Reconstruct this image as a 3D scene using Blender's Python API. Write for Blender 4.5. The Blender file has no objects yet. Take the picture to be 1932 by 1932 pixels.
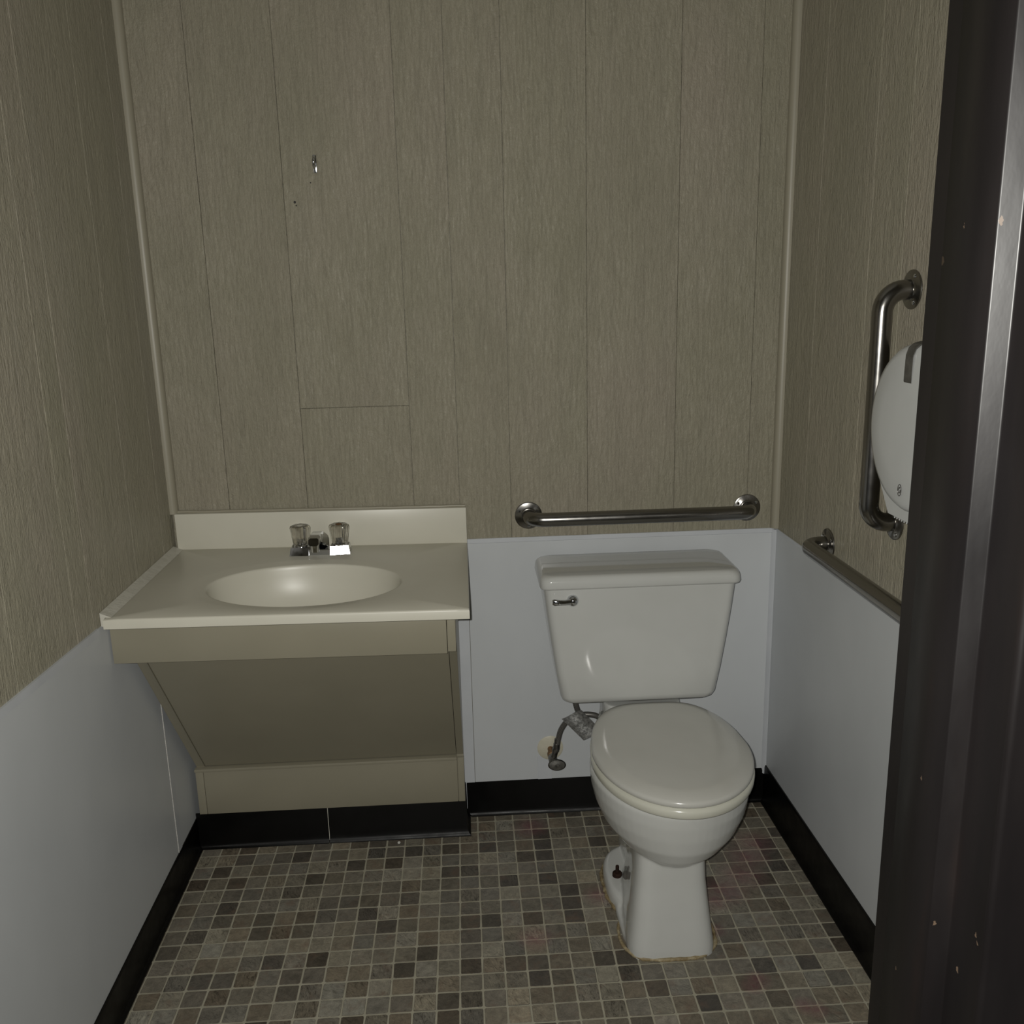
import bpy, bmesh, math, random
from mathutils import Vector, Matrix

# ------------------------------------------------------------------ camera
scn = bpy.context.scene
col = scn.collection
CAM = Vector((0.05415, -2.29015, 1.50114))
YAW, PITCH, ROLL, FPX = 0.04919, 0.23877, -0.0242, 1746.07
fwd = Vector((math.sin(YAW) * math.cos(PITCH), math.cos(YAW) * math.cos(PITCH), -math.sin(PITCH)))
rgt = Vector((math.cos(YAW), -math.sin(YAW), 0))
upv = rgt.cross(fwd)
r2 = rgt * math.cos(ROLL) + upv * math.sin(ROLL)
u2 = -rgt * math.sin(ROLL) + upv * math.cos(ROLL)
cd = bpy.data.cameras.new('camera')
cd.sensor_fit = 'HORIZONTAL'
cd.sensor_width = 36.0
cd.lens = FPX / 1932.0 * 36.0
cd.clip_start = 0.02
cam = bpy.data.objects.new('camera', cd)
col.objects.link(cam)
M4 = Matrix((r2, u2, -fwd)).transposed().to_4x4()
M4.translation = CAM
cam.matrix_world = M4
scn.camera = cam

# ------------------------------------------------------------------ light
world = bpy.data.worlds.new('world')
scn.world = world
world.use_nodes = True
bg = world.node_tree.nodes['Background']
bg.inputs[0].default_value = (0.80, 0.90, 1.0, 1)
bg.inputs[1].default_value = 0.030

ld = bpy.data.lights.new('flash', 'SPOT')       # the phone's flash, beside its lens
ld.energy = 100
ld.color = (0.997, 0.981, 0.92)
ld.spot_size = math.radians(158)
ld.spot_blend = 1.0
ld.shadow_soft_size = 0.006
lo = bpy.data.objects.new('flash', ld)
col.objects.link(lo)
LM = M4.copy()
LM.translation = CAM + r2 * -0.022 + u2 * 0.012 - fwd * 0.004
lo.matrix_world = LM

vs = scn.view_settings
vs.view_transform = 'Standard'
vs.look = 'None'
vs.exposure = 0.0
vs.gamma = 1.0
vs.use_curve_mapping = False


# ------------------------------------------------------------------ materials
def mat(name, base, rough=0.5, metal=0.0, spec=0.5, coat=0.0):
    m = bpy.data.materials.new(name)
    m.use_nodes = True
    b = m.node_tree.nodes['Principled BSDF']
    b.inputs['Base Color'].default_value = (*base, 1)
    b.inputs['Roughness'].default_value = rough
    b.inputs['Metallic'].default_value = metal
    b.inputs['Specular IOR Level'].default_value = spec
    b.inputs['Coat Weight'].default_value = coat
    return m


class NT:
    """small helper to wire nodes"""
    def __init__(self, m):
        self.t = m.node_tree
        self.b = self.t.nodes['Principled BSDF']

    def n(self, kind, **kw):
        o = self.t.nodes.new(kind)
        for k, v in kw.items():
            setattr(o, k, v)
        return o

    def link(self, a, b):
        self.t.links.new(a, b)

    def pos(self, scale=(1, 1, 1), rnd=0.0):
        g = self.n('ShaderNodeNewGeometry')
        v = g.outputs['Position']
        if rnd:
            oi = self.n('ShaderNodeObjectInfo')
            mm = self.n('ShaderNodeMath', operation='MULTIPLY')
            self.link(oi.outputs['Random'], mm.inputs[0]); mm.inputs[1].default_value = rnd
            ad = self.n('ShaderNodeVectorMath', operation='ADD')
            self.link(v, ad.inputs[0]); self.link(mm.outputs[0], ad.inputs[1])
            v = ad.outputs[0]
        mu = self.n('ShaderNodeVectorMath', operation='MULTIPLY')
        self.link(v, mu.inputs[0]); mu.inputs[1].default_value = scale
        return mu.outputs[0]

    def noise(self, vec, scale, detail=3, rough=0.55, dist=0.0):
        o = self.n('ShaderNodeTexNoise')
        self.link(vec, o.inputs['Vector'])
        o.inputs['Scale'].default_value = scale
        o.inputs['Detail'].default_value = detail
        o.inputs['Roughness'].default_value = rough
        o.inputs['Distortion'].default_value = dist
        return o.outputs['Fac']

    def ramp(self, fac, stops):
        o = self.n('ShaderNodeValToRGB')
        e = o.color_ramp.elements
        while len(e) > 1:
            e.remove(e[-1])
        for i, (p, c) in enumerate(stops):
            if i == 0:
                e[0].position = p; e[0].color = (*c, 1)
            else:
                k = e.new(p); k.color = (*c, 1)
        self.link(fac, o.inputs[0])
        return o.outputs[0]

    def math(self, op, a, b=None):
        o = self.n('ShaderNodeMath', operation=op)
        for i, v in enumerate((a, b)):
            if v is None:
                continue
            if isinstance(v, (int, float)):
                o.inputs[i].default_value = v
            else:
                self.link(v, o.inputs[i])
        return o.outputs[0]

    def mix(self, fac, a, b, kind='MIX'):
        o = self.n('ShaderNodeMix', data_type='RGBA', blend_type=kind)
        for i, v in ((0, fac), (6, a), (7, b)):
            if isinstance(v, (int, float)):
                o.inputs[i].default_value = v
            elif isinstance(v, tuple):
                o.inputs[i].default_value = (*v, 1)
            else:
                self.link(v, o.inputs[i])
        return o.outputs[2]

    def bump(self, h, strength, dist, prev=None):
        o = self.n('ShaderNodeBump')
        o.inputs['Strength'].default_value = strength
        o.inputs['Distance'].default_value = dist
        self.link(h, o.inputs['Height'])
        if prev is not None:
            self.link(prev, o.inputs['Normal'])
        return o.outputs[0]

    def normal(self, n):
        self.link(n, self.b.inputs['Normal'])

    def color(self, c):
        self.link(c, self.b.inputs['Base Color'])

    def rough(self, r):
        self.link(r, self.b.inputs['Roughness'])


def wood_paint(name, rnd):
    m = mat(name, (0.3, 0.27, 0.2), 0.42, spec=0.35)
    k = NT(m)
    k.b.inputs['Diffuse Roughness'].default_value = 0.2
    fine = k.noise(k.pos((1, 1, 0.045), rnd), 260, 4, 0.65, 0.4)     # fibre
    mid = k.noise(k.pos((1, 1, 0.06), rnd), 55, 3, 0.6, 1.2)         # broad grain
    knot = k.noise(k.pos((1, 1, 0.55), rnd), 16, 5, 0.7, 2.2)        # knots and paint lumps
    patch = k.noise(k.pos((1, 1, 0.3), rnd), 5, 2)
    pm = k.ramp(patch, [(0.38, (0, 0, 0)), (0.62, (1, 1, 1))])
    h1 = k.math('MULTIPLY', fine, pm)
    lump = k.noise(k.pos((1, 1, 0.22), rnd), 130, 4, 0.7, 1.0)       # brush lumps
    h = k.math('ADD', k.math('MULTIPLY', h1, 0.9), k.math('ADD', k.math('MULTIPLY', mid, 0.45), k.math('MULTIPLY', knot, 1.5)))
    h = k.math('ADD', h, k.math('MULTIPLY', lump, 1.1))
    k.normal(k.bump(h, 0.95, 0.0048))
    tone = k.noise(k.pos((1, 1, 0.5), rnd), 3.2, 3)
    c = k.ramp(tone, [(0.3, (0.306, 0.286, 0.212)), (0.5, (0.322, 0.297, 0.226)), (0.7, (0.336, 0.302, 0.237))])
    grain_shade = k.ramp(mid, [(0.34, (0.93, 0.93, 0.93)), (0.5, (1, 1, 1)), (0.72, (1.03, 1.03, 1.03))])  # light and dark of the grain relief, put into the paint colour
    k.color(k.mix(1.0, c, grain_shade, 'MULTIPLY'))
    return m


M_WALL = wood_paint('painted_wood_grain', 37.0)
M_TRIM = mat('painted_trim', (0.305, 0.282, 0.217), 0.42)
k = NT(M_TRIM)
k.normal(k.bump(k.noise(k.pos((1, 1, 0.1)), 90, 3), 0.25, 0.001))
M_GAP = mat('groove_paint', (0.17, 0.152, 0.112), 0.6)
k = NT(M_GAP)
k.color(k.ramp(k.noise(k.pos(), 20, 2), [(0.3, (0.17, 0.157, 0.118)), (0.7, (0.21, 0.193, 0.146))]))

M_FRP = mat('white_wall_panel', (0.56, 0.58, 0.60), 0.22, spec=0.5)
k = NT(M_FRP)
sm = k.noise(k.pos((1, 1, 0.6)), 2.5, 4, 0.6)
k.color(k.ramp(sm, [(0.3, (0.525, 0.545, 0.562)), (0.7, (0.585, 0.605, 0.622))]))
k.rough(k.ramp(k.noise(k.pos(), 7, 4), [(0.3, (0.30, 0.30, 0.30)), (0.7, (0.42, 0.42, 0.42))]))
k.normal(k.bump(k.noise(k.pos(), 120, 2), 0.12, 0.0006))
M_FRPT = mat('white_panel_trim', (0.55, 0.57, 0.60), 0.3)
k = NT(M_FRPT)
k.color(k.ramp(k.noise(k.pos(), 9, 3), [(0.3, (0.52, 0.54, 0.57)), (0.7, (0.58, 0.60, 0.63))]))

M_BASE = mat('black_rubber', (0.0045, 0.0043, 0.004), 0.38, spec=0.22)
k = NT(M_BASE)
k.rough(k.ramp(k.noise(k.pos(), 18, 4), [(0.3, (0.32, 0.32, 0.32)), (0.7, (0.5, 0.5, 0.5))]))

M_PORC = mat('white_porcelain', (0.56, 0.555, 0.53), 0.07, spec=0.5)
k = NT(M_PORC)
k.color(k.ramp(k.noise(k.pos(), 6, 3), [(0.3, (0.530, 0.535, 0.512)), (0.7, (0.560, 0.565, 0.545))]))
M_SEAT = mat('seat_plastic', (0.60, 0.595, 0.52), 0.16)
k = NT(M_SEAT)
k.color(k.ramp(k.noise(k.pos(), 8, 3), [(0.3, (0.58, 0.575, 0.49)), (0.7, (0.62, 0.615, 0.54))]))
M_LID = mat('lid_plastic', (0.53, 0.52, 0.48), 0.17)
k = NT(M_LID)
k.color(k.ramp(k.noise(k.pos(), 8, 3), [(0.3, (0.515, 0.51, 0.472)), (0.7, (0.545, 0.54, 0.502))]))

M_MARB = mat('cream_cultured_marble', (0.60, 0.58, 0.50), 0.36)
k = NT(M_MARB)
k.color(k.ramp(k.noise(k.pos(), 5, 4), [(0.3, (0.58, 0.56, 0.475)), (0.7, (0.62, 0.60, 0.515))]))
M_CAULK = mat('white_caulk', (0.50, 0.49, 0.44), 0.5)
k = NT(M_CAULK)
k.color(k.ramp(k.noise(k.pos(), 40, 4), [(0.3, (0.50, 0.485, 0.42)), (0.7, (0.60, 0.585, 0.52))]))
k.normal(k.bump(k.noise(k.pos(), 110, 3), 0.5, 0.002))

M_CAB = mat('painted_cabinet', (0.325, 0.298, 0.225), 0.33)
k = NT(M_CAB)
k.color(k.ramp(k.noise(k.pos((1, 1, 1)), 4, 3), [(0.3, (0.255, 0.236, 0.176)), (0.7, (0.28, 0.258, 0.194))]))
k.normal(k.bump(k.noise(k.pos(), 170, 2), 0.10, 0.0008))

M_STEEL = mat('brushed_steel', (0.27, 0.26, 0.245), 0.24, 1.0)
k = NT(M_STEEL)
k.rough(k.ramp(k.noise(k.pos(), 40, 2), [(0.3, (0.21, 0.21, 0.21)), (0.7, (0.26, 0.26, 0.26))]))
M_CHROME = mat('chrome', (0.62, 0.63, 0.65), 0.09, 1.0)
k = NT(M_CHROME)
k.rough(k.ramp(k.noise(k.pos(), 60, 3), [(0.3, (0.06, 0.06, 0.06)), (0.7, (0.16, 0.16, 0.16))]))
M_DARKM = mat('dull_grey_metal', (0.22, 0.215, 0.20), 0.4, 1.0)
k = NT(M_DARKM)
k.color(k.ramp(k.noise(k.pos(), 90, 4), [(0.3, (0.14, 0.135, 0.125)), (0.7, (0.30, 0.29, 0.27))]))
M_RUST = mat('rust', (0.06, 0.022, 0.012), 0.85, 0.0, 0.2)
k = NT(M_RUST)
k.color(k.ramp(k.noise(k.pos(), 240, 4), [(0.3, (0.012, 0.006, 0.004)), (0.7, (0.035, 0.017, 0.011))]))
k.normal(k.bump(k.noise(k.pos(), 400, 3), 0.6, 0.002))
M_BRASS = mat('stained_brass', (0.19, 0.10, 0.045), 0.55, 0.4)
k = NT(M_BRASS)
k.color(k.ramp(k.noise(k.pos(), 120, 4), [(0.3, (0.13, 0.07, 0.035)), (0.7, (0.28, 0.16, 0.07))]))
M_CREAMP = mat('cream_plastic', (0.56, 0.53, 0.43), 0.45)
k = NT(M_CREAMP)
k.color(k.ramp(k.noise(k.pos(), 30, 3), [(0.3, (0.52, 0.49, 0.38)), (0.7, (0.60, 0.57, 0.47))]))
M_HOSE = mat('braided_hose', (0.13, 0.125, 0.115), 0.42, 0.5)
k = NT(M_HOSE)
wv = k.n('ShaderNodeTexWave', wave_type='BANDS', bands_direction='DIAGONAL')
k.link(k.pos(), wv.inputs['Vector']); wv.inputs['Scale'].default_value = 150
k.color(k.ramp(wv.outputs['Fac'], [(0.2, (0.07, 0.068, 0.062)), (0.8, (0.22, 0.21, 0.195))]))
M_FOIL = mat('foil_tag', (0.34, 0.34, 0.33), 0.42, 0.5)
k = NT(M_FOIL)
k.color(k.ramp(k.noise(k.pos((1, 1, 1)), 130, 3, 0.7), [(0.35, (0.09, 0.09, 0.087)), (0.65, (0.26, 0.26, 0.25))]))
k.normal(k.bump(k.noise(k.pos(), 70, 2), 0.5, 0.003))
M_GOO = mat('stained_caulk', (0.25, 0.19, 0.10), 0.6)
k = NT(M_GOO)
k.color(k.ramp(k.noise(k.pos(), 34, 5, 0.7), [(0.32, (0.16, 0.11, 0.05)), (0.5, (0.28, 0.22, 0.12)), (0.68, (0.46, 0.40, 0.27))]))
k.normal(k.bump(k.noise(k.pos(), 150, 3), 0.7, 0.003))
M_DISP = mat('white_dispenser_plastic', (0.50, 0.51, 0.505), 0.34)
k = NT(M_DISP)
k.color(k.ramp(k.noise(k.pos(), 10, 3), [(0.3, (0.485, 0.495, 0.488)), (0.7, (0.52, 0.53, 0.52))]))
M_SMOKE = mat('smoked_window', (0.10, 0.098, 0.09), 0.22)
k = NT(M_SMOKE)
k.color(k.ramp(k.noise(k.pos(), 55, 4), [(0.3, (0.045, 0.044, 0.040)), (0.7, (0.095, 0.092, 0.085))]))
M_DARK = mat('dark_mark', (0.02, 0.018, 0.015), 0.7)
k = NT(M_DARK)
k.color(k.ramp(k.noise(k.pos(), 300, 2), [(0.3, (0.012, 0.011, 0.009)), (0.7, (0.03, 0.027, 0.022))]))
M_SCRAP = mat('white_scrap', (0.62, 0.61, 0.57), 0.7)
k = NT(M_SCRAP)
k.color(k.ramp(k.noise(k.pos(), 300, 2), [(0.3, (0.5, 0.49, 0.45)), (0.7, (0.7, 0.69, 0.65))]))
M_CEIL = mat('ceiling_paint', (0.5, 0.49, 0.45), 0.8)
k = NT(M_CEIL)
k.normal(k.bump(k.noise(k.pos(), 60, 3), 0.2, 0.002))

M_ACRY = mat('clear_acrylic', (0.93, 0.91, 0.86), 0.04)
M_ACRY.node_tree.nodes['Principled BSDF'].inputs['Transmission Weight'].default_value = 1.0
M_ACRY.node_tree.nodes['Principled BSDF'].inputs['IOR'].default_value = 1.49

# dark brown steel door frame with chips in the paint
M_FRAME = mat('dark_brown_paint', (0.008, 0.0065, 0.0062), 0.3, spec=0.27)
k = NT(M_FRAME)
CHIPS = [(0.427, -1.569, 1.513, 0.0024), (0.427, -1.606, 1.091, 0.0012), (0.427, -1.592, 0.892, 0.0012), (0.427, -1.597, 1.537, 0.0010), (0.431, -1.64, 0.976, 0.0014),
         (0.445, -1.656, 0.944, 0.0016), (0.445, -1.676, 0.992, 0.0010), (0.445, -1.679, 0.987, 0.0010), (0.430, -1.64, 1.537, 0.0016)]
gp = k.pos((1, 1, 0.6))
wob = k.math('MULTIPLY', k.noise(k.pos(), 420, 2), 0.0045)
spot = None
for cx_, cy_, cz_, cr_ in CHIPS:
    dn = k.n('ShaderNodeVectorMath', operation='DISTANCE')
    k.link(gp, dn.inputs[0]); dn.inputs[1].default_value = (cx_, cy_, cz_ * 0.6)
    h_ = k.math('LESS_THAN', k.math('ADD', dn.outputs['Value'], wob), cr_ + 0.0022)
    spot = h_ if spot is None else k.math('MAXIMUM', spot, h_)
tone = k.ramp(k.noise(k.pos((1, 1, 0.2)), 14, 3), [(0.35, (0.0048, 0.0042, 0.0044)), (0.6, (0.0072, 0.0060, 0.0060)), (0.78, (0.0125, 0.0080, 0.0068))])
k.color(k.mix(spot, tone, (0.075, 0.052, 0.036)))
k.normal(k.bump(k.noise(k.pos((1, 1, 0.5)), 70, 3), 0.12, 0.001))
k.rough(k.ramp(k.noise(k.pos((1, 1, 0.3)), 25, 3), [(0.3, (0.30, 0.30, 0.30)), (0.7, (0.46, 0.46, 0.46))]))

# floor tiles and grout
TP = 0.0508                                    # tile pitch
STAINS = [(0.804, -0.07, 0.07), (0.77, -0.13, 0.07), (0.733, -0.206, 0.075), (0.674, -0.266, 0.07), (0.637, -0.305, 0.05), (0.657, -0.58, 0.035), (0.640, -0.594, 0.03),
          (0.734, -0.661, 0.032), (0.753, -0.673, 0.03), (0.608, -0.411, 0.03), (0.178, -0.402, 0.05), (0.20, 0.063, 0.06), (0.351, -0.259, 0.05)]


def stain_mask(k):
    g = k.pos()
    acc = None
    for x, y, r in STAINS:
        d = k.n('ShaderNodeVectorMath', operation='DISTANCE')
        k.link(g, d.inputs[0]); d.inputs[1].default_value = (x, y, 0)
        f = k.math('MULTIPLY', k.math('MAXIMUM', k.math('SUBTRACT', 1.0, k.math('DIVIDE', d.outputs['Value'], r)), 0.0), 1.0)
        acc = f if acc is None else k.math('MAXIMUM', acc, f)
    nz = k.noise(k.pos(), 45, 4, 0.65)
    return k.math('MULTIPLY', k.math('MULTIPLY', acc, nz), 0.8)


M_TILE = mat('slate_tile', (0.2, 0.18, 0.14), 0.42, spec=0.35)
k = NT(M_TILE)
cell = k.n('ShaderNodeVectorMath', operation='FLOOR')
k.link(k.pos((1 / TP, 1 / TP, 0)), cell.inputs[0])
wn = k.n('ShaderNodeTexWhiteNoise', noise_dimensions='3D')
k.link(cell.outputs[0], wn.inputs['Vector'])
wsep = k.n('ShaderNodeSeparateColor')
k.link(wn.outputs['Color'], wsep.inputs[0])
tone = k.ramp(wsep.outputs[0], [(0.0, (0.078, 0.068, 0.055)), (0.10, (0.105, 0.093, 0.076)), (0.20, (0.150, 0.135, 0.108)), (0.50, (0.178, 0.162, 0.130)),
                                (0.80, (0.215, 0.197, 0.158)), (1.0, (0.300, 0.280, 0.225))])
hue = k.ramp(wsep.outputs[1], [(0.0, (1.06, 0.98, 0.90)), (0.4, (1, 1, 0.98)), (0.7, (1.0, 0.985, 1.0)), (1.0, (0.96, 0.99, 1.04))])
off = k.n('ShaderNodeVectorMath', operation='MULTIPLY')
k.link(wn.outputs['Color'], off.inputs[0]); off.inputs[1].default_value = (17, 23, 11)
ad = k.n('ShaderNodeVectorMath', operation='ADD')
k.link(k.pos(), ad.inputs[0]); k.link(off.outputs[0], ad.inputs[1])
rot = k.n('ShaderNodeVectorRotate', rotation_type='Z_AXIS')
k.link(ad.outputs[0], rot.inputs['Vector']); k.link(k.math('MULTIPLY', wsep.outputs[2], 3.1), rot.inputs['Angle'])
st = k.n('ShaderNodeVectorMath', operation='MULTIPLY')
k.link(rot.outputs[0], st.inputs[0]); st.inputs[1].default_value = (1, 0.3, 1)
vein = k.noise(st.outputs[0], 95, 6, 0.72, 2.4)
cloud = k.noise(ad.outputs[0], 42, 6, 0.72, 0.8)
speck = k.noise(ad.outputs[0], 420, 3, 0.7)
rusty = k.noise(ad.outputs[0], 24, 3, 0.6)
streaky = k.ramp(wsep.outputs[2], [(0.35, (0.25, 0.25, 0.25)), (0.75, (0.6, 0.6, 0.6)), (0.95, (1, 1, 1))])
c = k.mix(1.0, tone, hue, 'MULTIPLY')
c = k.mix(1.0, c, k.ramp(cloud, [(0.28, (0.66, 0.66, 0.66)), (0.5, (1, 1, 1)), (0.72, (1.32, 1.32, 1.30))]), 'MULTIPLY')
c = k.mix(1.0, c, k.ramp(speck, [(0.3, (0.82, 0.82, 0.82)), (0.5, (1, 1, 1)), (0.72, (1.16, 1.16, 1.14))]), 'MULTIPLY')
c = k.mix(streaky, c, k.mix(1.0, c, k.ramp(vein, [(0.36, (0.34, 0.33, 0.32)), (0.47, (0.92, 0.92, 0.92)), (0.56, (1, 1, 1)), (0.68, (1.45, 1.43, 1.38))]), 'MULTIPLY'))
c = k.mix(k.ramp(rusty, [(0.56, (0, 0, 0)), (0.72, (0.42, 0.42, 0.42))]), c, (0.16, 0.105, 0.075))
c = k.mix(stain_mask(k), c, (0.21, 0.055, 0.085))
k.color(c)
k.normal(k.bump(vein, 0.4, 0.0015))
M_GROUT = mat('tan_grout', (0.33, 0.30, 0.22), 0.8, spec=0.2)
k = NT(M_GROUT)
k.b.inputs['Diffuse Roughness'].default_value = 0.2
c = k.ramp(k.noise(k.pos(), 26, 4), [(0.3, (0.300, 0.282, 0.216)), (0.7, (0.385, 0.362, 0.285))])
k.color(k.mix(stain_mask(k), c, (0.26, 0.08, 0.09)))

# ------------------------------------------------------------------ mesh helpers
rng = random.Random(7)


def link(name, me, m, parent=None, smooth=None):
    o = bpy.data.objects.new(name, me)
    col.objects.link(o)
    if m is not None and not me.materials:
        me.materials.append(m)
    if parent is not None:
        o.parent = parent
    if smooth is not None:
        for p in me.polygons:
            p.use_smooth = True
        if smooth < 180:
            me.set_sharp_from_angle(angle=math.radians(smooth))
    return o


def from_bm(name, bm, m, parent=None, smooth=None):
    bmesh.ops.recalc_face_normals(bm, faces=bm.faces)
    me = bpy.data.meshes.new(name)
    bm.to_mesh(me)
    bm.free()
    return link(name, me, m, parent, smooth)


def add_box(bm, x0, x1, y0, y1, z0, z1, bev=0.0, seg=2):
    vs_ = [bm.verts.new((x, y, z)) for z in (z0, z1) for y in (y0, y1) for x in (x0, x1)]
    f = [(0, 2, 3, 1), (4, 5, 7, 6), (0, 1, 5, 4), (2, 6, 7, 3), (0, 4, 6, 2), (1, 3, 7, 5)]
    fs = [bm.faces.new([vs_[i] for i in q]) for q in f]
    if bev:
        es = list({e for q in fs for e in q.edges})
        bmesh.ops.bevel(bm, geom=es, offset=bev, segments=seg, affect='EDGES', profile=0.5)


def box(name, x0, x1, y0, y1, z0, z1, m, parent=None, bev=0.0, seg=2):
    bm = bmesh.new()
    add_box(bm, x0, x1, y0, y1, z0, z1, bev, seg)
    return from_bm(name, bm, m, parent, 35 if bev else None)


def add_prism(bm, pts, axis, a, b):
    """polygon pts (2D) extruded along axis from a to b"""
    def P(p, h):
        if axis == 'x':
            return (h, p[0], p[1])
        if axis == 'y':
            return (p[0], h, p[1])
        return (p[0], p[1], h)
    A = [bm.verts.new(P(p, a)) for p in pts]
    B = [bm.verts.new(P(p, b)) for p in pts]
    n = len(pts)
    bm.faces.new(A)
    bm.faces.new(B[::-1])
    for i in range(n):
        bm.faces.new((A[i], B[i], B[(i + 1) % n], A[(i + 1) % n]))


def prism(name, pts, axis, a, b, m, parent=None, bev=0.0, smooth=35):
    bm = bmesh.new()
    add_prism(bm, pts, axis, a, b)
    if bev:
        bmesh.ops.bevel(bm, geom=list(bm.edges), offset=bev, segments=2, affect='EDGES', profile=0.5)
    return from_bm(name, bm, m, parent, smooth)


def add_loft(bm, rings, cap0=True, cap1=True):
    R = [[bm.verts.new(p) for p in r] for r in rings]
    n = len(R[0])
    for a, b in zip(R, R[1:]):
        for i in range(n):
            bm.faces.new((a[i], a[(i + 1) % n], b[(i + 1) % n], b[i]))
    if cap0:
        bm.faces.new(R[0][::-1])
    if cap1:
        bm.faces.new(R[-1])
    return R


def catmull(pts, per=8):
    P = [Vector(p) for p in pts]
    P = [P[0] * 2 - P[1]] + P + [P[-1] * 2 - P[-2]]
    out = []
    for i in range(1, len(P) - 2):
        for s in range(per):
            t = s / per
            a, b, c, d = P[i - 1:i + 3]
            out.append(0.5 * ((2 * b) + (c - a) * t + (2 * a - 5 * b + 4 * c - d) * t * t + (3 * b - a - 3 * c + d) * t ** 3))
    out.append(P[-2])
    return out


def add_tube(bm, path, r, n=16, cap=True, closed=False):
    path = [Vector(p) for p in path]
    L = len(path)
    rad = r if isinstance(r, (list, tuple)) else [r] * L
    rings = []
    nrm = None
    for i, p in enumerate(path):
        if closed:
            t = (path[(i + 1) % L] - path[i - 1]).normalized()
        else:
            t = (path[min(i + 1, L - 1)] - path[max(i - 1, 0)]).normalized()
        if nrm is None:
            nrm = t.orthogonal().normalized()
        nrm = (nrm - t * nrm.dot(t)).normalized()
        bn = t.cross(nrm)
        rings.append([bm.verts.new(p + (nrm * math.cos(2 * math.pi * q / n) + bn * math.sin(2 * math.pi * q / n)) * rad[i]) for q in range(n)])
    pairs = list(zip(rings, rings[1:])) + ([(rings[-1], rings[0])] if closed else [])
    for a, b in pairs:
        for i in range(n):
            bm.faces.new((a[i], a[(i + 1) % n], b[(i + 1) % n], b[i]))
    if cap and not closed:
        bm.faces.new(rings[0][::-1])
        bm.faces.new(rings[-1])


def tube(name, path, r, m, parent=None, n=16):
    bm = bmesh.new()
    add_tube(bm, path, r, n)
    return from_bm(name, bm, m, parent, 50)


def add_lathe(bm, prof, M=Matrix(), n=32, flute=None):
    """profile [(r, h)] turned round local z, then moved by M"""
    rings = []
    for r, h in prof:
        ring = []
        for q in range(n):
            a = 2 * math.pi * q / n
            rr = r * (1 + (flute[1] * math.cos(a * flute[0]) if flute else 0))
            ring.append(M @ Vector((rr * math.cos(a), rr * math.sin(a), h)))
        rings.append(ring)
    add_loft(bm, rings)


def lathe(name, prof, M, m, parent=None, n=32, flute=None, smooth=40):
    bm = bmesh.new()
    add_lathe(bm, prof, M, n, flute)
    return from_bm(name, bm, m, parent, smooth)


def axis_matrix(loc, d):
    q = Vector((0, 0, 1)).rotation_difference(Vector(d).normalized())
    return Matrix.Translation(Vector(loc)) @ q.to_matrix().to_4x4()


def empty(name, loc=(0, 0, 0), rz=0.0):
    o = bpy.data.objects.new(name, None)
    col.objects.link(o)
    o.location = loc
    o.rotation_euler = (0, 0, rz)
    o.empty_display_size = 0.05
    return o


def tag(o, label, cat=None, group=None, kind=None):
    o['label'] = label
    if cat:
        o['category'] = cat
    if group:
        o['group'] = group
    if kind:
        o['kind'] = kind
    return o


# ------------------------------------------------------------------ the room
XL, XR, YB, YF, ZC = -0.730, 0.905, 0.145, -1.53, 2.44
SKEW = math.radians(1.03)
PANEL_Z = 0.836
PT = 0.003                                     # thickness of the white wall sheets


def plank_rows(parent, edges, place, z0, z1, splits=None):
    """vertical boards between the groove positions; place(a0,a1,z0,z1) -> box limits"""
    gap = 0.00045
    for i, (a, b) in enumerate(zip(edges, edges[1:])):
        zs = [z0] + list((splits or {}).get(i, [])) + [z1]
        for q, (s, e) in enumerate(zip(zs, zs[1:])):
            lim = place(a + gap, b - gap, s + (gap if q else 0), e - (gap if q < len(zs) - 2 else 0))
            box('plank', *lim, M_WALL, parent, 0.0009, 1)


BT = 0.006                                     # board thickness in front of the backing
# back wall
wb = box('wall_back', XL - 0.1, XR + 0.1, YB + BT, YB + 0.1, 0, ZC, M_GAP)
tag(wb, 'back wall of taupe painted grooved boards above white sheeting', kind='structure')
plank_rows(wb, [XL, -0.578, -0.372, -0.089, 0.034, 0.172, 0.3805, 0.617, 0.820, XR],
           lambda a, b, s, e: (a, b, YB, YB + BT, s, e), PANEL_Z - 0.02, ZC, {2: [1.205]})
box('wall_sheet', XL, 0.047, YB - PT + 0.001, YB, 0.02, PANEL_Z - 0.002, M_FRP, wb, 0.0006, 1)
box('wall_sheet', 0.0485, XR, YB - PT, YB, 0.02, PANEL_Z, M_FRP, wb, 0.0008, 1)
box('seam_strip', 0.002, 0.0475, YB - PT - 0.001, YB - PT + 0.001, 0.02, PANEL_Z - 0.002, M_FRPT, wb, 0.0004, 1)
box('sheet_cap', 0.0485, XR - 0.012, YB - PT - 0.002, YB, PANEL_Z - 0.012, PANEL_Z + 0.001, M_FRPT, wb, 0.001, 1)
box('patch_strip', 0.231, 0.272, YB - PT - 0.0012, YB - PT + 0.0005, 0.10, 0.178, M_FRPT, wb, 0.0004, 1)
for hx, hz, hr in ((-0.346, 1.717, 0.0032), (-0.343, 1.709, 0.0018), (-0.304, 1.762, 0.0016)):
    lathe('nail_hole', [(hr, 0), (hr * 0.8, 0.0006)], axis_matrix((hx, YB - 0.0002, hz), (0, -1, 0)), M_DARK, wb, 10)

# left wall
wl = box('wall_left', XL - 0.1, XL - BT, YF, YB + BT, 0, ZC, M_GAP)
tag(wl, 'left wall of taupe painted boards above white sheeting', kind='structure')
plank_rows(wl, [YF, -1.30, -1.02, -0.768, -0.515, -0.432, -0.158, 0.045, YB],
           lambda a, b, s, e: (XL - BT, XL, a, b, s, e), PANEL_Z - 0.06, ZC)


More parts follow.
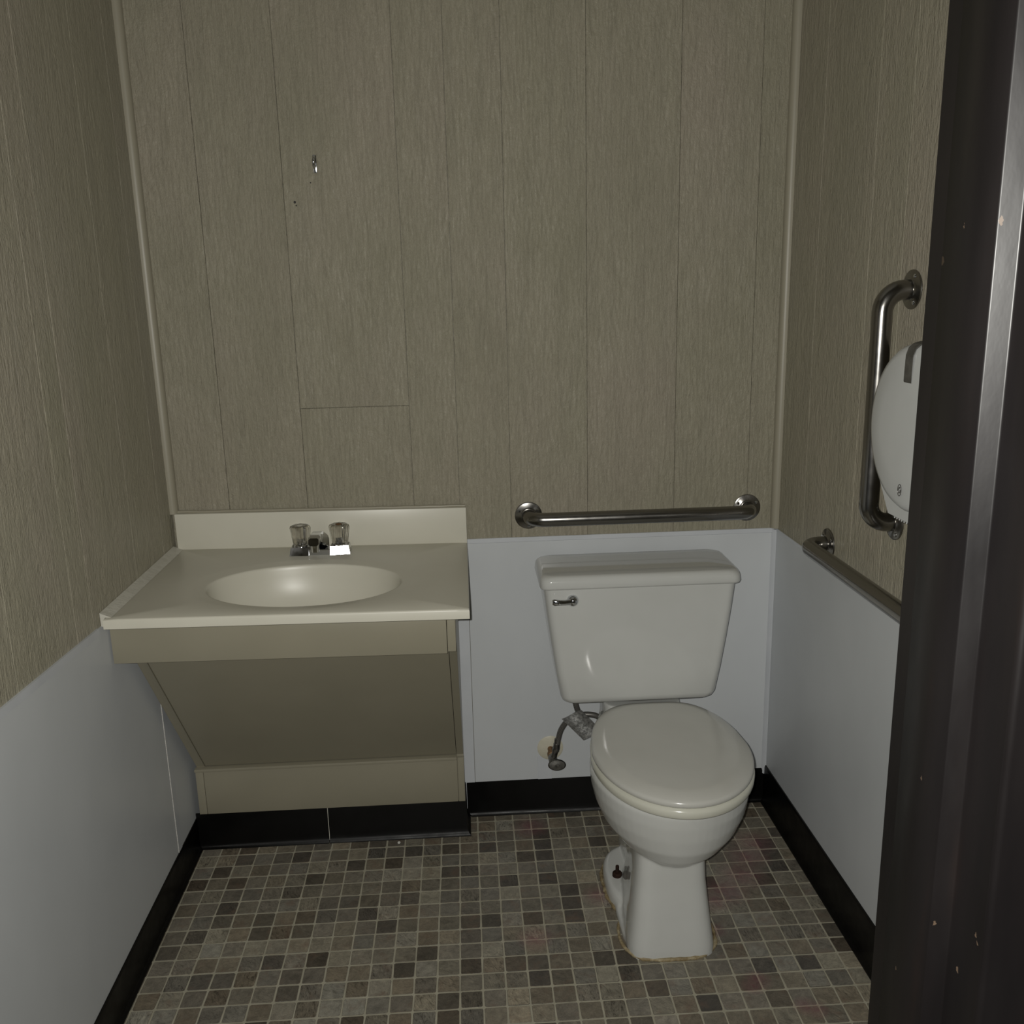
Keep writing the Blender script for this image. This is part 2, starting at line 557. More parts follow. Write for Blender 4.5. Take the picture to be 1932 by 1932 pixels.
def left_top(y):
    return 0.823 + (-0.39 - y) * 0.043


def left_sheet(y0, y1, name, m, zoff0, zoff1, t0, t1):
    bm = bmesh.new()
    q = [(y0, 0.02 if zoff0 is None else left_top(y0) + zoff0), (y1, 0.02 if zoff0 is None else left_top(y1) + zoff0),
         (y1, left_top(y1) + zoff1), (y0, left_top(y0) + zoff1)]
    add_prism(bm, q, 'x', XL + t0, XL + t1)
    return from_bm(name, bm, m, wl)


left_sheet(YF, -0.117, 'wall_sheet', M_FRP, None, 0, 0, PT)
left_sheet(-0.113, YB, 'wall_sheet', M_FRP, None, 0, 0, PT)
left_sheet(YF, -0.42, 'sheet_cap', M_FRPT, -0.014, 0.002, 0, PT + 0.002)
box('seam_strip', XL + PT - 0.001, XL + PT + 0.0012, -0.1155, -0.1145, 0.09, 0.7, M_SCRAP, wl)
box('seam_strip', XL + PT - 0.001, XL + PT + 0.001, -0.1145, -0.088, 0.02, 0.7, M_FRPT, wl)

# right wall, a degree out of square; built in a frame at the back corner
wr = box('wall_right', BT, 0.1, -1.70, 0.006, 0, ZC, M_GAP)
wr.location = (XR, YB, 0)
wr.rotation_euler = (0, 0, SKEW)
tag(wr, 'right wall of taupe painted boards above white sheeting', kind='structure')
plank_rows(wr, [-1.68, -1.42, -1.18, -0.93, -0.75, -0.612, -0.466, -0.190, 0.0],
           lambda a, b, s, e: (0, BT, a, b, s, e), PANEL_Z - 0.02, ZC)
box('wall_sheet', -PT, 0, -1.68, 0.0, 0.02, PANEL_Z, M_FRP, wr, 0.0008, 1)
box('sheet_cap', -PT - 0.001, 0, -1.68, -0.012, PANEL_Z - 0.008, PANEL_Z + 0.001, M_FRPT, wr, 0.001, 1)


def corner_strip(name, x, sx, z0, label):
    """quarter-round stick in an inside corner"""
    pts = [(x, YB)]
    for i in range(9):
        a = math.pi / 2 * i / 8
        pts.append((x + sx * (0.0185 * math.cos(a) ** 0.8 if i < 8 else 0), YB - 0.0185 * math.sin(a) ** 0.8))
    bm = bmesh.new()
    add_prism(bm, pts, 'z', z0, ZC)
    o = from_bm(name, bm, M_TRIM, None, 60)
    tag(o, label, kind='structure')


corner_strip('trim_1', XL, 1, 0.938, 'taupe painted stick in the left back corner')
corner_strip('trim_2', XR, -1, 0.838, 'taupe painted stick in the right back corner')
t3 = prism('trim_3', [(XR, YB), (XR - 0.014, YB - PT), (XR - 0.012, YB - PT - 0.003), (XR - PT - 0.003, YB - 0.012), (XR - PT, YB - 0.014)],
           'z', 0.09, PANEL_Z - 0.002, M_FRPT)
tag(t3, 'white plastic corner strip between the white sheets behind the toilet', kind='structure')

ce = box('ceiling', XL - 0.1, XR + 0.15, YF - 0.12, YB + 0.1, ZC, ZC + 0.05, M_CEIL)
tag(ce, 'plain ceiling above the room', kind='structure')

# front wall with the doorway the photograph is taken through
JX, JL = 0.427, -0.500
HZ = 2.05
wf = empty('wall_front', (0, 0, 0))
tag(wf, 'front wall around the doorway', kind='structure')
box('wall_board', JX + 0.03, XR + 0.15, -1.655, YF, 0, ZC, M_WALL, wf)
box('wall_board', XL - 0.1, JL - 0.03, -1.655, YF, 0, ZC, M_WALL, wf)
box('wall_board', JL - 0.03, JX + 0.03, -1.655, YF, HZ + 0.03, ZC, M_WALL, wf)

door = empty('door_1', (0.427, -1.6, 0))
tag(door, 'dark brown chipped steel door frame at the right edge', kind='structure')


def jamb(name, x, s):
    pts = [(0.018, -1.510), (0.060, -1.510), (0.060, -1.522), (0.060, -1.69), ]
    inner = [(0.060, -1.512), (0.018, -1.512), (0.018, -1.567), (0.0014, -1.567), (0.0, -1.5684), (0.0, -1.6386), (0.0014, -1.640),
             (0.0165, -1.640), (0.018, -1.6415)]
    r = 0.005
    arc = [(0.018 + r * (1 - math.cos(a)), -1.6845 - r * math.sin(a)) for a in [math.pi / 2 * i / 5 for i in range(6)]]
    prof = inner + arc + [(0.060, -1.6895)]
    bm = bmesh.new()
    add_prism(bm, [(x + s * a, b) for a, b in prof], 'z', 0.0, HZ + 0.05)
    o = from_bm(name, bm, M_FRAME, None, 50)
    o.parent = door
    o.matrix_parent_inverse = Matrix.Translation((-0.427, 1.6, 0))
    return o


jamb('jamb', JX, 1)
jamb('jamb', JL, -1)
o = box('header', JL, JX, -1.6895, -1.512, HZ, HZ + 0.05, M_FRAME, None, 0.003)
o.parent = door
o.matrix_parent_inverse = Matrix.Translation((-0.427, 1.6, 0))

# floor: grout bed with every tile standing just proud of it
fl = box('floor', XL - 0.1, XR + 0.15, -2.6, YB + 0.1, -0.05, -0.0009, M_GROUT)
tag(fl, 'floor of small square brown grey slate tiles with tan grout', kind='structure')


def project(p):
    d = Vector(p) - CAM
    z = d.dot(fwd)
    return 966 + FPX * d.dot(r2) / z, 966 - FPX * d.dot(u2) / z


def tile_outline(r_):
    h = TP / 2 - 0.0019
    out = []
    for sx, sy in ((1, 1), (-1, 1), (-1, -1), (1, -1)):
        c1, c2 = r_.uniform(0.0012, 0.0042), r_.uniform(0.0012, 0.0042)
        jx, jy = r_.uniform(-0.0007, 0.0007), r_.uniform(-0.0007, 0.0007)
        a = (sx * h + jx, sy * (h - c1) + jy)
        b = (sx * (h - c2) + jx, sy * h + jy)
        out += [a, b] if sx * sy > 0 else [b, a]
    return out


variants = [tile_outline(rng) for _ in range(6)]


def tile_geo(bm, ol, cx=0.0, cy=0.0, sx=1.0, sy=1.0):
    lo_ = [bm.verts.new((cx + x * sx, cy + y * sy, -0.0012)) for x, y in ol]
    mi = [bm.verts.new((cx + x * sx, cy + y * sy, -0.0004)) for x, y in ol]
    to = [bm.verts.new((cx + x * sx * 0.975, cy + y * sy * 0.975, 0.0)) for x, y in ol]
    n = len(ol)
    for a, b in ((lo_, mi), (mi, to)):
        for i in range(n):
            bm.faces.new((a[i], a[(i + 1) % n], b[(i + 1) % n], b[i]))
    bm.faces.new(to)


tile_me = []
for ol in variants:
    bm = bmesh.new()
    tile_geo(bm, ol)
    me = bpy.data.meshes.new('tile')
    bm.to_mesh(me)
    bm.free()
    me.materials.append(M_TILE)
    tile_me.append(me)
cells = []
for i in range(-15, 19):
    for j in range(-3, 32):
        x0, x1 = max(i * TP, XL), min((i + 1) * TP, XR + 0.018 * (j * TP))
        y1, y0 = min(-j * TP, YB), -(j + 1) * TP
        if x1 - x0 < 0.008 or y1 - y0 < 0.008:
            continue
        if y0 > 0.045 and x1 < 0.01:
            continue                                    # under the vanity
        cells.append((x0, x1, y0, y1))


def tile_size(c):
    x0, x1, y0, y1 = c
    q = [project((x, y, 0)) for x, y in ((x0, y0), (x1, y0), (x1, y1), (x0, y1))]
    u = sum(p[0] for p in q) / 4
    v = sum(p[1] for p in q) / 4
    if v > 1940 or u < 150 or u > 1672 - (v - 1850) * 0.07 or (1160 < u < 1345 and 1500 < v < 1800) or (1120 < u < 1400 and v < 1600):
        return 0
    return abs(sum(q[a][0] * q[(a + 1) % 4][1] - q[(a + 1) % 4][0] * q[a][1] for a in range(4))) / 2


cells.sort(key=tile_size, reverse=True)
rest = bmesh.new()
for n_, (x0, x1, y0, y1) in enumerate(cells):
    cx, cy = (x0 + x1) / 2, (y0 + y1) / 2
    sx, sy = (x1 - x0) / TP, (y1 - y0) / TP
    vi = rng.randrange(6)
    if n_ < 300:
        o = bpy.data.objects.new('tile', tile_me[vi])
        col.objects.link(o)
        o.parent = fl
        o.location = (cx, cy, 0)
        o.scale = (sx, sy, 1)
    else:
        tile_geo(rest, variants[vi], cx, cy, sx, sy)
o = from_bm('floor_tiles', rest, M_TILE, fl)
o['kind'] = 'stuff'

# cove base
COVE = [(0, 0), (0.0135, 0), (0.013, 0.0025), (0.0085, 0.006), (0.0055, 0.012), (0.0042, 0.022), (0.0038, 0.094), (0.0024, 0.099), (0, 0.1)]


def cove(name, p0, p1, nrm, label, kind='structure', parent=None, mit0=0.0, mit1=0.0, h=1.0):
    """cove profile from p0 to p1 (floor points on the wall face); nrm points into the room"""
    d = Vector((p1[0] - p0[0], p1[1] - p0[1], 0)).normalized()
    nv = Vector((nrm[0], nrm[1], 0)).normalized()
    bm = bmesh.new()
    rings = []
    for p, mt in ((p0, mit0), (p1, -mit1)):
        rings.append([Vector((p[0], p[1], 0.0002)) + nv * a + Vector((0, 0, b * h)) + d * (mt * a) for a, b in COVE])
    add_loft(bm, rings)
    o = from_bm(name, bm, M_BASE, parent, 50)
    if label:
        tag(o, label, kind=kind)
    return o


VY = 0.0455                                    # face of the vanity's foot
VX1 = 0.018
cove('baseboard_back', (VX1 + 0.004, YB - PT), (XR - PT, YB - PT), (0, -1), 'black rubber cove base along the back wall behind the toilet', mit0=1, mit1=1, h=1.05)
cove('baseboard_left', (XL + PT, -1.51), (XL + PT, VY), (1, 0), 'black rubber cove base along the left wall', mit1=1, h=0.92)
a0 = Vector((XR, YB, 0))
rd = Vector((math.sin(SKEW), -math.cos(SKEW), 0))
rn = Vector((-math.cos(SKEW), -math.sin(SKEW), 0))
p0 = a0 + rn * PT
p1 = a0 + rd * 1.66 + rn * PT
cove('baseboard_right', p0, p1, rn, 'black rubber cove base along the right wall', mit0=1, h=1.19)
bv = cove('baseboard_vanity', (XL + PT, VY), (-0.3655, VY), (0, -1), 'black rubber cove base across the foot of the vanity, in two lengths', mit0=1, h=1.07)
cove('base_length', (-0.3640, VY), (VX1, VY), (0, -1), None, None, bv, mit1=-1, h=1.07)
bm = bmesh.new()
rings = []
for yy, s in ((VY, 1), (YB - PT, 1)):
    rings.append([(VX1 + a, yy if yy > 0.1 else yy - a, 0.0002 + b * 1.07) for a, b in COVE])
add_loft(bm, rings)
from_bm('base_return', bm, M_BASE, bv, 50)
box('joint_line', -0.3655, -0.3640, VY - 0.0044, VY, 0.006, 0.106, M_CAULK, bv)

sc = box('scuff', 0.9005, 0.9025, -0.640, -0.585, 0.0, 0.0022, M_SCRAP, None)
sc.location = (0.004, 0, 0.0003)
sc.parent = bpy.data.objects['baseboard_right']

# ------------------------------------------------------------------ vanity
def tilt(x):
    return -0.0125 * (x + 0.334)


def shear(o):
    for v in o.data.vertices:
        v.co.z += tilt(v.co.x)
    return o


vc = empty('vanity_cabinet', (-0.345, 0.09, 0))
tag(vc, 'taupe painted vanity cabinet with sloping knee panel under the cream sink', 'vanity cabinet')
vc_inv = Matrix.Translation((0.345, -0.09, 0))


def vpart(o, tl=False):
    if tl:
        shear(o)
    o.parent = vc
    o.matrix_parent_inverse = vc_inv
    return o


AY0, AY1 = -0.372, -0.352
TZ = 0.8135
side = [(YB - 0.0065, 0.0), (YB - 0.0065, TZ - 0.006), (AY0, TZ - 0.006), (AY0, 0.7215), (-0.303, 0.7215), (0.0465, 0.2480), (0.0465, 0.0)]
vpart(prism('side_panel', side, 'x', -0.0005, VX1, M_CAB, None, 0.0012))
side_l = [(YB - 0.0065, 0.0), (YB - 0.0065, TZ - 0.001), (AY1 + 0.001, TZ - 0.001), (AY1 + 0.001, 0.73), (-0.303, 0.7215), (0.0465, 0.2480), (0.0465, 0.0)]
vpart(prism('side_panel', side_l, 'x', -0.709, -0.6875, M_CAB, None, 0.0012))
vpart(box('apron', -0.7235, -0.0015, AY0, AY1, 0.7215, TZ - 0.0025, M_CAB, None, 0.0012), True)
# sloping board between the sides
dv = Vector((0, 0.3495, -0.4735)).normalized()
nv = Vector((0, -dv.z, dv.y))
if nv.y > 0:
    nv = -nv
a = Vector((0, -0.303, 0.7215)) - dv * 0.035 - nv * 0.0012
b = Vector((0, 0.0465, 0.2480)) - dv * 0.001 - nv * 0.0012
quad = [(a.y, a.z), (b.y, b.z), (b.y - nv.y * 0.014, b.z - nv.z * 0.014), (a.y - nv.y * 0.014, a.z - nv.z * 0.014)]
vpart(prism('knee_panel', quad, 'x', -0.6862, -0.0018, M_CAB, None))
vpart(box('kickboard', -0.709, VX1 - 0.001, VY + 0.0003, VY + 0.014, 0.0, 0.108, M_CAB, None))
vpart(box('toe_ledge', -0.7125, VX1 - 0.018, 0.0285, 0.075, 0.2385, 0.2475, M_CAB, None, 0.0018))
vpart(box('toe_panel', -0.6905, 0.0, 0.0365, 0.0505, 0.108, 0.2365, M_CAB, None, 0.0012))
vpart(box('toe_stile', -0.7125, -0.6915, 0.0365, 0.0505, 0.108, 0.2365, M_CAB, None, 0.0012))
vpart(box('toe_stile', 0.001, VX1 + 0.001, 0.0365, 0.0505, 0.108, 0.2420, M_CAB, None, 0.0012))

# sink top with moulded oval bowl
vt = empty('sink', (-0.334, -0.14, 0.8135))
tag(vt, 'cream moulded sink top with an oval bowl and low backsplash', 'sink')
vt_inv = Matrix.Translation((0.334, 0.14, -0.8135))


def tpart(o):
    shear(o)
    o.parent = vt
    o.matrix_parent_inverse = vt_inv
    return o


X0, X1, Y0, Y1, ZT, ZB = -0.7195, 0.0505, -0.411, YB - PT - 0.0005, 0.8375, 0.8135
BC = (-0.335, -0.188)
BA, BB = 0.226, 0.158
angs = [2 * math.pi * i / 112 for i in range(112)]
for cxy in ((X0, Y0), (X1, Y0), (X1, Y1), (X0, Y1)):
    angs.append(math.atan2(cxy[1] - BC[1], cxy[0] - BC[0]) % (2 * math.pi))
angs = sorted(set(round(a_, 6) for a_ in angs))


def rect_pt(a_, inset, z):
    dx, dy = math.cos(a_), math.sin(a_)
    ts = []
    if dx > 1e-9: ts.append((X1 - BC[0]) / dx)
    if dx < -1e-9: ts.append((X0 - BC[0]) / dx)
    if dy > 1e-9: ts.append((Y1 - BC[1]) / dy)
    if dy < -1e-9: ts.append((Y0 - BC[1]) / dy)
    t = min(ts)
    x, y = BC[0] + dx * t, BC[1] + dy * t
    return (min(max(x, X0 + inset), X1 - inset), min(max(y, Y0 + inset), Y1 - inset), z)


def ell(a_, s, z, pa=BA, pb=BB):
    t = math.atan2(math.sin(a_) / pb, math.cos(a_) / pa)
    return (BC[0] + pa * s * math.cos(t), BC[1] + pb * s * math.sin(t), z)


rings = [[rect_pt(a_, 0.003, ZB) for a_ in angs], [rect_pt(a_, 0, ZB + 0.002) for a_ in angs], [rect_pt(a_, 0, ZT - 0.004) for a_ in angs],
         [rect_pt(a_, 0.0012, ZT - 0.0012) for a_ in angs], [rect_pt(a_, 0.004, ZT) for a_ in angs]]
for s, dz in ((1.20, 0.0), (1.17, -0.0006), (1.13, -0.0018), (1.06, -0.0036), (1.02, -0.0046), (1.005, -0.0055), (0.995, -0.0085), (0.985, -0.015), (0.968, -0.030), (0.94, -0.050), (0.89, -0.074),
              (0.80, -0.098), (0.67, -0.117), (0.50, -0.130), (0.32, -0.1375), (0.16, -0.141), (0.10, -0.142)):
    rings.append([ell(a_, s, ZT + dz) for a_ in angs])
bm = bmesh.new()
R = add_loft(bm, rings, False, True)
# underside shell of the bowl
und = [[rect_pt(a_, 0.003, ZB) for a_ in angs]]
for s, z in ((1.09, ZB), (1.06, ZB - 0.04), (0.95, ZB - 0.085), (0.68, ZB - 0.118), (0.15, ZB - 0.135)):
    und.append([ell(a_, s, z) for a_ in angs])
add_loft(bm, und, False, True)
bmesh.ops.remove_doubles(bm, verts=bm.verts, dist=1e-5)
tpart(from_bm('basin_slab', bm, M_MARB, None, 50))
tpart(box('backsplash', X0 + 0.001, X1 - 0.0005, YB - 0.0225, YB - PT - 0.0005, ZT - 0.002, 0.9345, M_MARB, None, 0.0022))
dr = lathe('drain', [(0.021, 0), (0.021, 0.002), (0.017, 0.0026), (0.012, 0.0010), (0.002, 0.0008)], Matrix.Translation((BC[0], BC[1], ZT - 0.142)), M_CHROME, None, 24)
tpart(dr)
tpart(prism('side_caulk', [(-0.7285, ZT - 0.02), (-0.7195, ZT - 0.02), (-0.7195, ZT), (-0.7050, ZT + 0.0003), (-0.7110, ZT + 0.0022), (-0.7290, ZT + 0.010)], 'y', Y0 + 0.012, YB - 0.0225, M_CAULK, None))
pth = [(X0 + 0.003 + i * (X1 - X0 - 0.006) / 24, YB - 0.0055 + rng.uniform(-0.0008, 0.0008), 0.9362 + rng.uniform(-0.0008, 0.0008)) for i in range(25)]
tpart(tube('top_caulk', pth, 0.0042, M_TRIM, None, 8))

# faucet
FY = 0.0585
fc = empty('faucet', (-0.3315, FY, ZT))
tag(fc, 'chrome centerset faucet with two clear fluted knobs', 'faucet')
fc_inv = Matrix.Translation((0.3315, -FY, -ZT))


def fpart(o, parent=None):
    for v in o.data.vertices:
        v.co.z += tilt(-0.33)
    o.parent = parent or fc
    o.matrix_parent_inverse = fc_inv if parent is None else Matrix()
    return o


F0, F1 = -0.4095, -0.2545
bm = bmesh.new()
zb, zt_ = ZT, ZT + 0.0215
# two end blocks whose fronts lean back, and a lower bridge between them
for xa, xb, sl in ((F0, F0 + 0.050, 0.004), (F1 - 0.050, F1, -0.0066)):
    q0 = [(xa, FY - 0.026 - min(sl, 0) * 0 , zb), (xb, FY - 0.026 + (-sl if sl < 0 else 0), zb), (xb, FY + 0.024, zb), (xa, FY + 0.024, zb)]
    if sl > 0:
        q0[0] = (xa, FY - 0.026, zb); q0[1] = (xb, FY - 0.026 - 0.001, zb)
    q1 = [(x + (0.004 if x == xa and xa == F0 else -0.004 if x == xb and xb == F1 else 0), y + (0.0062 if y < FY else -0.004), zt_) for x, y, z in q0]
    add_loft(bm, [q0, q1])
add_box(bm, F0 + 0.045, F1 - 0.045, FY - 0.022, FY + 0.022, zb, ZT + 0.015)
fb = fpart(from_bm('faucet_base', bm, M_CHROME, None))
sp = bmesh.new()
SX = -0.3310
prof = []
for y, zt1, zb1, w in ((FY + 0.020, ZT + 0.040, ZT + 0.010, 0.0185), (FY + 0.004, ZT + 0.052, ZT + 0.010, 0.0175), (FY - 0.030, ZT + 0.0605, ZT + 0.030, 0.0160),
                       (FY - 0.085, ZT + 0.0640, ZT + 0.0445, 0.0148), (FY - 0.108, ZT + 0.0635, ZT + 0.0435, 0.0145), (FY - 0.112, ZT + 0.0610, ZT + 0.0455, 0.0128)):
    c = 0.004
    lean = 0.55 if y < FY - 0.1 else 0.0
    zt1 += 0.006 if y < FY else 0.0
    zb1 += 0.004 if y < FY - 0.05 else 0.0
    prof.append([(xx, yy + lean * (zz - zb1), zz) for xx, yy, zz in ((SX - w, y, zb1 + c), (SX - w + c, y, zb1), (SX + w - c, y, zb1), (SX + w, y, zb1 + c), (SX + w, y, zt1 - c), (SX + w - c, y, zt1), (SX - w + c, y, zt1), (SX - w, y, zt1 - c))])
add_loft(sp, prof)
spout = fpart(from_bm('spout', sp, M_CHROME, None, 40))
ae = lathe('aerator', [(0.0098, 0), (0.0105, 0.003), (0.0112, 0.016), (0.0112, 0.020)], Matrix.Translation((SX, FY - 0.092, ZT + 0.0295)), M_CHROME, None, 24)
for v in ae.data.vertices:
    v.co.z += tilt(-0.33)
ae.parent = spout
for kx in (-0.3815, -0.2815):
    kn = lathe('knob', [(0.0185, 0.0), (0.0200, 0.004), (0.0220, 0.018), (0.0245, 0.036), (0.0252, 0.043), (0.0235, 0.0480), (0.0180, 0.0502), (0.0120, 0.0490), (0.006, 0.0485)],
               Matrix.Translation((kx, FY, ZT + 0.0265)), M_ACRY, None, 64, (8, 0.07), 60)
    fpart(kn)
    cp = lathe('knob_stem', [(0.0095, 0.0), (0.0095, 0.006), (0.0060, 0.0085), (0.0060, 0.0140), (0.0030, 0.0150)], Matrix.Translation((kx, FY, ZT + 0.0275)), M_CHROME, None, 20)
    bt = lathe('knob_button', [(0.0080, 0.0), (0.0085, 0.0008), (0.0060, 0.0022), (0.001, 0.0026)], Matrix.Translation((kx, FY, ZT + 0.0265 + 0.0488)), M_BRASS if kx > -0.33 else M_CAULK, None, 20)
    for q in (cp, bt):
        for v in q.data.vertices:
            v.co.z += tilt(-0.33)
        q.parent = kn
    fpart(lathe('knob_collar', [(0.0180, 0), (0.0180, 0.003), (0.0155, 0.0055)], Matrix.Translation((kx, FY, ZT + 0.0210)), M_CHROME, None, 32))

# ------------------------------------------------------------------ toilet
TX = 0.489
tl = empty('toilet', (TX, -0.22, 0))
tag(tl, 'white two-piece floor toilet with its lid closed', 'toilet')
tl_inv = Matrix.Translation((-TX, 0.22, 0))


def wpart(o, parent=None):
    o.parent = parent or tl
    o.matrix_parent_inverse = tl_inv
    return o


def sub(o, parent):
    o.parent = parent
    return o


def egg(cx, w, yf, yb, z, wb=0.62, n=64, yc=None, nf=2.0, e=2.0 / 3.0):
    """egg-shaped ring: round in front, squarer and narrower at the back"""
    if yc is None:
        yc = yb + (yf - yb) * 0.52
    pts = []
    for i in range(n):
        t = 2 * math.pi * i / n
        c, s = math.cos(t), math.sin(t)
        if s < 0:                                  # front half
            x = w * math.copysign(abs(c) ** (2 / nf), c)
            y = yc - (yc - yf) * abs(s) ** (2 / nf)
        else:
            sy = abs(s) ** e
            x = w * math.copysign(abs(c) ** e, c) * (1 - (1 - wb) * sy ** 1.6)
            y = yc + (yb - yc) * sy
        pts.append((cx + x, y, z))
    return pts


def rrect(cx, cy, hx, hy, z, n=64, p=5.0, taper=0.0):
    pts = []
    for i in range(n):
        t = 2 * math.pi * i / n
        c, s = math.cos(t), math.sin(t)
        x = hx * math.copysign(abs(c) ** (2 / p), c)
        y = hy * math.copysign(abs(s) ** (2 / p), s)
        pts.append((cx + x * (1 + taper * y / hy), cy + y, z))
    return pts


# bowl, foot and pedestal run together as one piece of china
BX = TX + 0.0205
bm = bmesh.new()
add_loft(bm, [egg(BX - 0.010, 0.060, -0.462, -0.16, 0.218), egg(BX - 0.008, 0.100, -0.492, -0.13, 0.231), egg(BX - 0.005, 0.134, -0.512, -0.115, 0.252),
              egg(BX - 0.002, 0.160, -0.525, -0.10, 0.282), egg(BX, 0.177, -0.532, -0.085, 0.318), egg(BX, 0.185, -0.536, -0.07, 0.352),
              egg(BX, 0.187, -0.537, -0.055, 0.380), egg(BX, 0.182, -0.532, -0.06, 0.386)])
add_loft(bm, [rrect(TX, -0.345, 0.094, 0.157, -0.004, p=5.0, taper=-0.17), rrect(TX, -0.345, 0.092, 0.155, 0.02, p=5.0, taper=-0.18), rrect(TX, -0.343, 0.083, 0.145, 0.09, p=5.0, taper=-0.2),
              rrect(TX, -0.340, 0.076, 0.137, 0.17, p=5.0, taper=-0.18), rrect(TX + 0.001, -0.338, 0.074, 0.132, 0.245, p=5.0, taper=-0.15), rrect(TX + 0.002, -0.335, 0.074, 0.127, 0.30, p=5.0, taper=-0.15)])
add_loft(bm, [rrect(TX, -0.225, 0.1190, 0.135, -0.004, p=2.8), rrect(TX, -0.225, 0.1185, 0.134, 0.022, p=2.8), rrect(TX, -0.224, 0.1150, 0.130, 0.033, p=2.8),
              rrect(TX, -0.224, 0.108, 0.122, 0.0385, p=2.8)])
add_loft(bm, [rrect(TX, -0.340, 0.107, 0.158, -0.004, p=3.6), rrect(TX, -0.340, 0.1065, 0.157, 0.010, p=3.6), rrect(TX, -0.340, 0.103, 0.152, 0.016, p=3.6)])
add_loft(bm, [rrect(TX, -0.14, 0.056, 0.16, 0.0, p=3), rrect(TX, -0.13, 0.060, 0.16, 0.14, p=3), rrect(TX, -0.10, 0.090, 0.15, 0.26, p=3), rrect(TX, -0.06, 0.105, 0.15, 0.36, p=3)])
add_loft(bm, [rrect(TX, -0.005, 0.10, 0.085, 0.30, p=4), rrect(TX + 0.012, 0.01, 0.104, 0.082, 0.37, p=4), rrect(TX + 0.012, 0.015, 0.104, 0.078, 0.418, p=4)])
bowl = from_bm('bowl', bm, M_PORC, None, 180)
wpart(bowl)
md = bowl.modifiers.new('remesh', 'REMESH')
md.mode = 'VOXEL'
md.voxel_size = 0.0036
md.use_smooth_shade = True
md = bowl.modifiers.new('smooth', 'CORRECTIVE_SMOOTH')
bowl.modifiers.remove(md)
md = bowl.modifiers.new('smooth', 'SMOOTH')
md.factor = 0.5
md.iterations = 6

# seat and lid
SC = TX + 0.0265
SF, SB = -0.553, -0.056


def seat_ring(s_out, z, wd=0.1885):
    yc = SB + (SF - SB) * 0.50
    return [(SC + (x - SC) * s_out, yc + (y - yc) * (1 - (1 - s_out) * 0.78), z) for x, y, _ in egg(SC, wd, SF, SB, z, 0.73, 72, yc, 2.0, 0.5)]


bm = bmesh.new()
add_loft(bm, [seat_ring(s, z) for s, z in ((0.955, 0.3868), (0.99, 0.3878), (1.005, 0.392), (1.008, 0.402), (0.999, 0.4095), (0.95, 0.4125))])
wpart(from_bm('seat', bm, M_SEAT, None, 60))
bm = bmesh.new()
add_loft(bm, [seat_ring(s, z) for s, z in ((0.955, 0.4127), (0.982, 0.4137), (0.996, 0.4172), (0.996, 0.4230), (0.986, 0.4268), (0.966, 0.4292), (0.91, 0.4332), (0.84, 0.4372), (0.785, 0.4388),
                                           (0.5, 0.4395), (0.2, 0.4398))])
wpart(from_bm('seat_lid', bm, M_LID, None, 60))
# tank
TC = 0.4865
KX = 0.4865


def tank_ring(hx, y0, y1, z, r=0.022, cx=KX):
    cy, hy = (y0 + y1) / 2, (y1 - y0) / 2
    pts = []
    for q, (sx, sy) in enumerate(((1, 1), (-1, 1), (-1, -1), (1, -1))):
        for i in range(7):
            a_ = math.pi / 2 * (q + i / 6)
            pts.append((cx + sx * (hx - r) + r * math.cos(a_), cy + sy * (hy - r) + r * math.sin(a_), z))
    return pts


bm = bmesh.new()
add_loft(bm, [tank_ring(0.178, -0.040, 0.100, 0.430, 0.030), tank_ring(0.192, -0.056, 0.108, 0.4325, 0.030), tank_ring(0.2005, -0.0625, 0.112, 0.439, 0.028), tank_ring(0.2055, -0.0665, 0.115, 0.452, 0.024),
              tank_ring(0.2165, -0.070, 0.116, 0.52, 0.022), tank_ring(0.228, -0.0725, 0.117, 0.60, 0.022), tank_ring(0.2385, -0.0745, 0.118, 0.68, 0.022), tank_ring(0.247, -0.0755, 0.119, 0.757, 0.022)])
tank = wpart(from_bm('tank', bm, M_PORC, None, 50))
bm = bmesh.new()
add_loft(bm, [tank_ring(0.248, -0.079, 0.119, 0.7552, 0.022), tank_ring(0.2555, -0.0855, 0.121, 0.7570, 0.022), tank_ring(0.2575, -0.0885, 0.1215, 0.7620, 0.024), tank_ring(0.2565, -0.0882, 0.1215, 0.7740, 0.026),
              tank_ring(0.2550, -0.0866, 0.121, 0.7810, 0.027), tank_ring(0.2520, -0.0835, 0.120, 0.7862, 0.029), tank_ring(0.2475, -0.0790, 0.118, 0.7897, 0.031), tank_ring(0.2420, -0.0730, 0.115, 0.7912, 0.033),
              tank_ring(0.18, -0.035, 0.085, 0.7918, 0.04), tank_ring(0.09, -0.01, 0.06, 0.7920, 0.03)])
wpart(from_bm('tank_lid', bm, M_PORC, None, 50))
# flush lever
LX, LZ, LY = 0.3115, 0.7255, -0.0752
lv = wpart(lathe('flush_lever', [(0.0150, -0.002), (0.0150, 0.004), (0.0135, 0.010), (0.0095, 0.0155), (0.004, 0.0180), (0.001, 0.0184)], axis_matrix((LX, LY, LZ), (0, -1, 0)), M_CHROME, None, 28))
bm = bmesh.new()
arm = []
for t, w, h, dy, dz in ((0.0, 0.0075, 0.0085, -0.012, 0.0), (0.35, 0.006, 0.0072, -0.0165, 0.0), (0.7, 0.0055, 0.0075, -0.0185, 0.001), (1.0, 0.0052, 0.0090, -0.0195, 0.0025), (1.12, 0.0025, 0.0062, -0.0195, 0.003)):
    x = LX - 0.006 - 0.042 * t
    arm.append([(x, LY + dy + w * math.cos(a_), LZ + dz + h * math.sin(a_)) for a_ in [2 * math.pi * i / 12 for i in range(12)]])
add_loft(bm, arm)
sub(from_bm('lever_arm', bm, M_CHROME, None, 50), lv)
